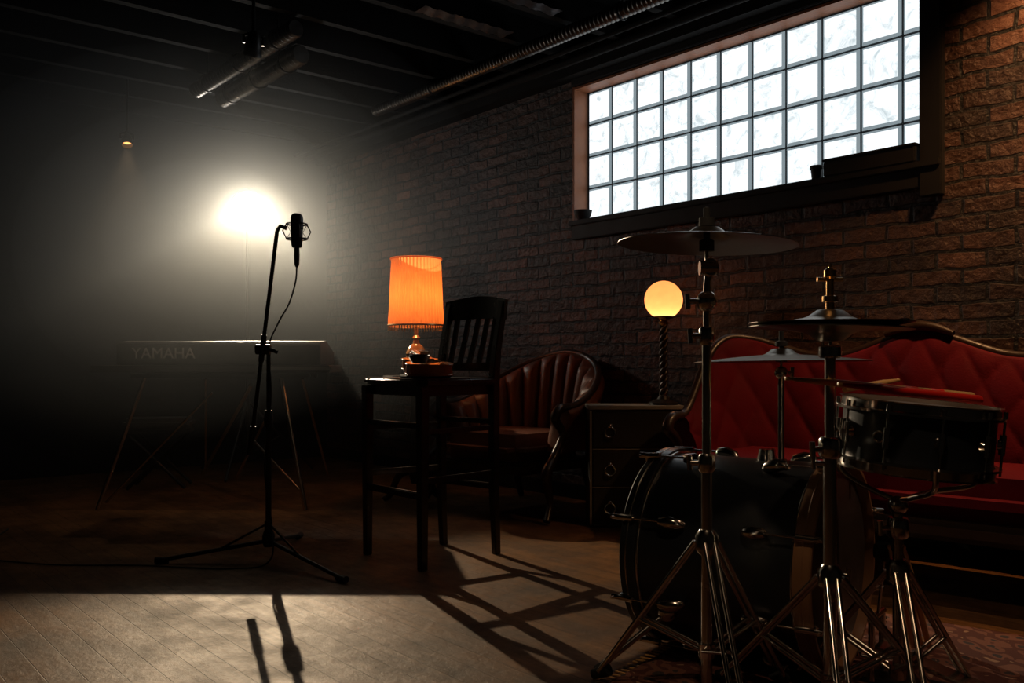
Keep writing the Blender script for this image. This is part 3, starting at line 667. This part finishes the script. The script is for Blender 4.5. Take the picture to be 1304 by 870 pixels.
# ------------------------------------------------------------------ cymbals
def cym(g,nm,D,z,tilt=(0,0,0),mat=cymbal_m,flip=1):
    a=D/2; pr=[(.006,.030),(.03,.027),(.05,.012),(.06,.008),(a*.5,.002),(a*.9,-.010),(a,-.014),(a,-.0155),(a*.9,-.0115),(a*.5,.0005),(.06,.0065),(.05,.010),(.03,.025),(.006,.028)]
    return lathe(g,nm,[(x,y*flip) for x,y in pr]+[(pr[0][0],pr[0][1]*flip)],mat,loc=(0,0,z),rot=tilt,seg=96)
def tripod(g,hubz,feet,zlow,mat=chrome,wide=.012,base=0):
    ps=[]
    for f in feet:
        f=Vector((f[0],f[1],base+.014)); d=Vector((-f.y,f.x,0)).normalized()*wide
        for s in (-1,1):
            top=Vector((0,0,hubz))+Vector((f.x,f.y,0)).normalized()*.025+d*s
            ps.append(((top,top.lerp(f+d*s,.96)),.0065))
            mid=top.lerp(f+d*s,.55); ps.append(((Vector((0,0,zlow))+d*s+Vector((f.x,f.y,0)).normalized()*.015,mid),.0055))
    tubes(g,'tripod_legs',ps,mat,seg=10)
    for i,f in enumerate(feet):
        f=Vector((f[0],f[1],base+.014)); h=Vector((f.x,f.y,0)).normalized(); tubes(g,'rubber_foot_%d'%i,[((f-h*.035+Vector((0,0,.022)),f+h*.012),[.017,.013])],rubber)
    lathe(g,'hub',[(0,hubz-.03),(.02,hubz-.03),(.028,hubz-.02),(.028,hubz+.015),(.018,hubz+.03),(0,hubz+.03)],mat)
    lathe(g,'lower_hub',[(0,zlow-.02),(.02,zlow-.02),(.022,zlow+.015),(0,zlow+.015)],mat)
def wing(g,nm,z,a=0,mat=chrome,off=.02,s=1):
    c,s_=math.cos(a),math.sin(a)
    tubes(g,nm,[(((c*off*.2,s_*off*.2,z),(c*(off+.02)*s,s_*(off+.02)*s,z)),.007*s),(((c*(off+.02)*s,s_*(off+.02)*s,z-.018*s),(c*(off+.022)*s,s_*(off+.022)*s,z+.018*s)),[.007*s,.007*s])],mat)
def collar(g,nm,z,r=.021,h=.045,mat=chrome):
    lathe(g,nm,[(0,z-h/2),(r*.8,z-h/2),(r,z-h*.35),(r,z+h*.35),(r*.8,z+h/2),(0,z+h/2)],mat)

g=G('crash_cymbal_stand',(X(900,2.2),2.2,RZ))
hz_=lambda y:H(y,2.2)-RZ
tubes(g,'tubes',[(((0,0,.06),(0,0,hz_(590))),.0135),(((0,0,hz_(592)),(0,0,hz_(425))),.0115),(((0,0,hz_(427)),(0,0,hz_(385))),.009),(((0,0,hz_(345)),(0,0,hz_(268))),.0045)],chrome_dull)
tripod(g,hz_(690),[(-.25,.18),(.23,.15),(.02,-.30)],.14)
collar(g,'collar_1',hz_(590)); wing(g,'wing_1',hz_(590),2.9); collar(g,'collar_2',hz_(428),.019); wing(g,'wing_2',hz_(428),3.3)
ball(g,'ratchet_ball',(0,0,hz_(384)),.026,chrome); wing(g,'wing_3',hz_(384),3.2,off=.026)
tubes(g,'tilter',[(((0,0,hz_(384)),(.004,0,hz_(345))),.010),(((-.02,-.012,hz_(342)),(.022,-.012,hz_(342))),.018)],chrome); torus(g,'ratchet_ring',(0.004,-.02,hz_(342)),.017,.005,chrome,rot=(90,0,0),seg=28)
cym(g,'cymbal',.43,hz_(304),(0,2.2,0))
lathe(g,'felts',[(0,-.03),(.018,-.03),(.018,-.005),(.008,0),(.008,.028),(.019,.030),(.019,.05),(.008,.052),(.008,.075),(0,.078)],felt,loc=(0,0,hz_(304)))
wing(g,'wing_nut',hz_(304)+.06,1.2,black_metal,.004,.6)
g=G('hi_hat_stand',(X(1057,2.1),2.1,RZ))
hy=lambda y:H(y,2.1)-RZ
tubes(g,'tubes',[(((0,0,.05),(0,0,hy(570))),.0155),(((0,0,hy(572)),(0,0,hy(448))),.0125),(((0,0,hy(450)),(0,0,hy(338))),.0035)],chrome_dull)
tripod(g,hy(735),[(-.19,.27),(.30,.07),(-.06,-.30)],.10)
collar(g,'collar_1',hy(570),.026,.05); wing(g,'wing_1',hy(572),3.4,off=.025); wing(g,'wing_1b',hy(590),3.0,off=.025,s=.8); collar(g,'collar_2',hy(448),.026,.03); collar(g,'collar_3',hy(735),.026,.04); wing(g,'wing_2',hy(735),.2,off=.025)
cym(g,'bottom_cymbal',.365,hy(419),(0,0,0),flip=-1); cym(g,'top_cymbal',.365,hy(410),(0,1.5,0))
lathe(g,'clutch',[(0,-.02),(.02,-.02),(.02,.0),(.010,.002),(.010,.03),(.018,.032),(.018,.045),(.009,.047),(.009,.085),(.014,.09),(.014,.105),(.008,.11),(0,.11)],brass,loc=(0,0,hy(402)))
tubes(g,'clutch_wing',[(((-.03,0,hy(356)),(.03,0,hy(356))),.005),(((0,0,hy(350)),(0,0,hy(336))),[.006,.003])],brass)
box(g,'footboard',(.05,-.16,.05),(.07,.24,.012),chrome_dull,rot=(12,0,0))
g=G('ride_cymbal_stand',(X(995,2.95),2.95,RZ))
hr=lambda y:H(y,2.95)-RZ
tubes(g,'tubes',[(((0,0,.05),(0,0,.5)),.0135),(((0,0,.5),(0,0,hr(475))),.011),(((0,0,hr(476)),(0,0,hr(428))),.0045)],chrome)
tripod(g,.30,[(.12,.26),(-.26,.08),(.22,-.10)],.09); collar(g,'collar_1',.5); ball(g,'ratchet',(0,0,hr(475)),.022,chrome); wing(g,'wing_1',hr(475),.3)
cym(g,'cymbal',.56,hr(455),(-1,-.5,0)); lathe(g,'felts',[(0,-.02),(.018,-.02),(.018,0),(.008,.002),(.008,.03),(.02,.032),(.02,.045),(.008,.05),(.008,.08),(0,.082)],felt,loc=(0,0,hr(453)))
SZ=2.2
g=G('snare_drum',(X(1167,SZ),SZ,RZ)); 
d=G('drum_body',(0,0,H(555,SZ)-RZ),0,g); d.rotation_euler=(R(2),R(4.5),0); r=.172; hh=.07
lathe(d,'shell',[(r,-hh),(r,hh)],drum_black,seg=80)
lathe(d,'batter_head',[(0,hh+.004),(r-.01,hh+.004),(r+.003,hh),(r+.003,hh-.01)],head_coat,seg=80); lathe(d,'snare_side_head',[(0,-hh-.004),(r-.01,-hh-.004),(r+.003,-hh)],head_coat,seg=80)
for nm,s in (('upper',1),('lower',-1)):
    pr=[(r+.004,s*(hh-.014)),(r+.018,s*(hh-.014)),(r+.018,s*(hh-.008)),(r+.007,s*(hh-.006)),(r+.006,s*(hh+.012)),(r+.012,s*(hh+.015)),(r+.003,s*(hh+.014))]
    lathe(d,nm+'_hoop',pr+[pr[0]],chrome,seg=80)
rods=[];lg=[]
for k in range(10):
    a=R(36*k+10); c,s=math.cos(a),math.sin(a)
    rods.append((((c*(r+.014),s*(r+.014),-hh-.004),(c*(r+.014),s*(r+.014),hh+.006)),.003))
    rods.append((((c*(r+.014),s*(r+.014),hh-.008),(c*(r+.014),s*(r+.014),hh+.008)),.0055))
    lg.append((((c*(r+.002),s*(r+.002),.0),(c*(r+.012),s*(r+.012),0)),[.014,.010])); lg.append((((c*(r+.013),s*(r+.013),-.024),(c*(r+.013),s*(r+.013),.024)),.0075))
tubes(d,'tension_rods',rods,chrome,seg=8); tubes(d,'lugs',lg,chrome,seg=10)
torus(d,'air_vent_badge',(-math.sin(.9)*(r+.001),-math.cos(.9)*(r+.001),.0),.012,.003,chrome,rot=(90,0,-51),seg=24)
tubes(d,'strainer',[(((-r-.012,-.0,-.045),(-r-.014,-.0,.03)),.011),(((-r-.02,-.0,.0),(-r-.045,-.02,.005)),.006)],chrome)
SB=H(612,SZ)-RZ
hubx=-.045
tubes(g,'basket',[(catmull([(hubx,0,SB-.05),(c*.08+hubx*.5,s*.08,SB-.03),(c*(.17),s*(.17),SB-.005-c*.013),(c*(.197),s*(.197),SB+.045-c*.014)]),.007) for c,s in ((math.cos(q),math.sin(q)) for q in (.3,2.5,4.5))],chrome)
tubes(g,'column',[(((hubx,0,SB-.05),(hubx-.0,0,.07)),.0125)],chrome_dull)
t_=G('stand_base',(hubx,0,0),0,g); tripod(t_,.33,[(.23,.10),(-.05,-.27),(-.18,.2)],.09,mat=chrome_dull)
collar(t_,'collar',H(672,SZ)-RZ,.026,.05); wing(t_,'wing',H(672,SZ)-RZ,3.3,off=.026); ball(t_,'ball_joint',(0,0,SB-.06),.024,chrome)
def stick(loc0,loc1,mat,tip,k_=1):
    g=G('drumstick',loc0); v=Vector(loc1)-Vector(loc0); L_=v.length; q=v.to_track_quat('Z','Y')
    lathe(g,'shaft',[(0,0),(.006*k_,.001),(.0078*k_,.006),(.0078*k_,L_*.7),(.0045,L_*.95),(.0028,L_*.97)],mat,quat=q,seg=16)
    lathe(g,'tip',[(.0028,L_*.97),(.005,L_*.985),(.004,L_),(0,L_+.001)],stick_m,quat=q,seg=16)
    if tip: 
        for k in range(3): lathe(g,'band_%d'%k,[(.0080*k_,L_*(.45-.14*k)),(.0084*k_,L_*(.45-.14*k)+.002),(.0084*k_,L_*(.45-.14*k)+.03),(.0080*k_,L_*(.45-.14*k)+.032)],tip,quat=q,seg=16)
stick((X(1240,2.12),2.12,H(507,2.12)+.004),(X(1000,2.05),2.05,H(482,2.05)),stick_m,stick_red,1.15)
stick((X(1250,2.04),2.04,H(512,2.04)+.004),(X(1065,2.0),1.99,H(489,1.99)),stick_red,None,1.3)
stick((X(1075,2.25),2.25,H(496,2.25)+.0),(X(1165,2.4),2.5,H(484,2.5)),stick_m,None)
# spare sticks leaning on the snare stand
for px0,px1,dz in ((1132,1163,0),(1142,1173,.01),(1151,1183,0)):
    stick((X(px1,2.62),2.62,RZ+.012),(X(px0,2.32),2.32,.375+dz),stick_m,None,1.1)

# ------------------------------------------------------------------ world, camera
wd=bpy.data.worlds.new('dim_world'); scene.world=wd; wd.use_nodes=True
wd.node_tree.nodes['Background'].inputs[0].default_value=(0.35,0.45,0.6,1); wd.node_tree.nodes['Background'].inputs[1].default_value=0.01
cd=bpy.data.cameras.new('camera'); cd.sensor_width=36; cd.lens=36*F/1304; cd.shift_y=(HOR-435)/1304.0; cd.clip_start=.05
co=bpy.data.objects.new('camera',cd); scene.collection.objects.link(co); co.location=(0,0,CAMH); co.rotation_euler=(R(90),0,0)
scene.camera=co
scene.view_settings.view_transform='Standard'
scene.view_settings.look='None'
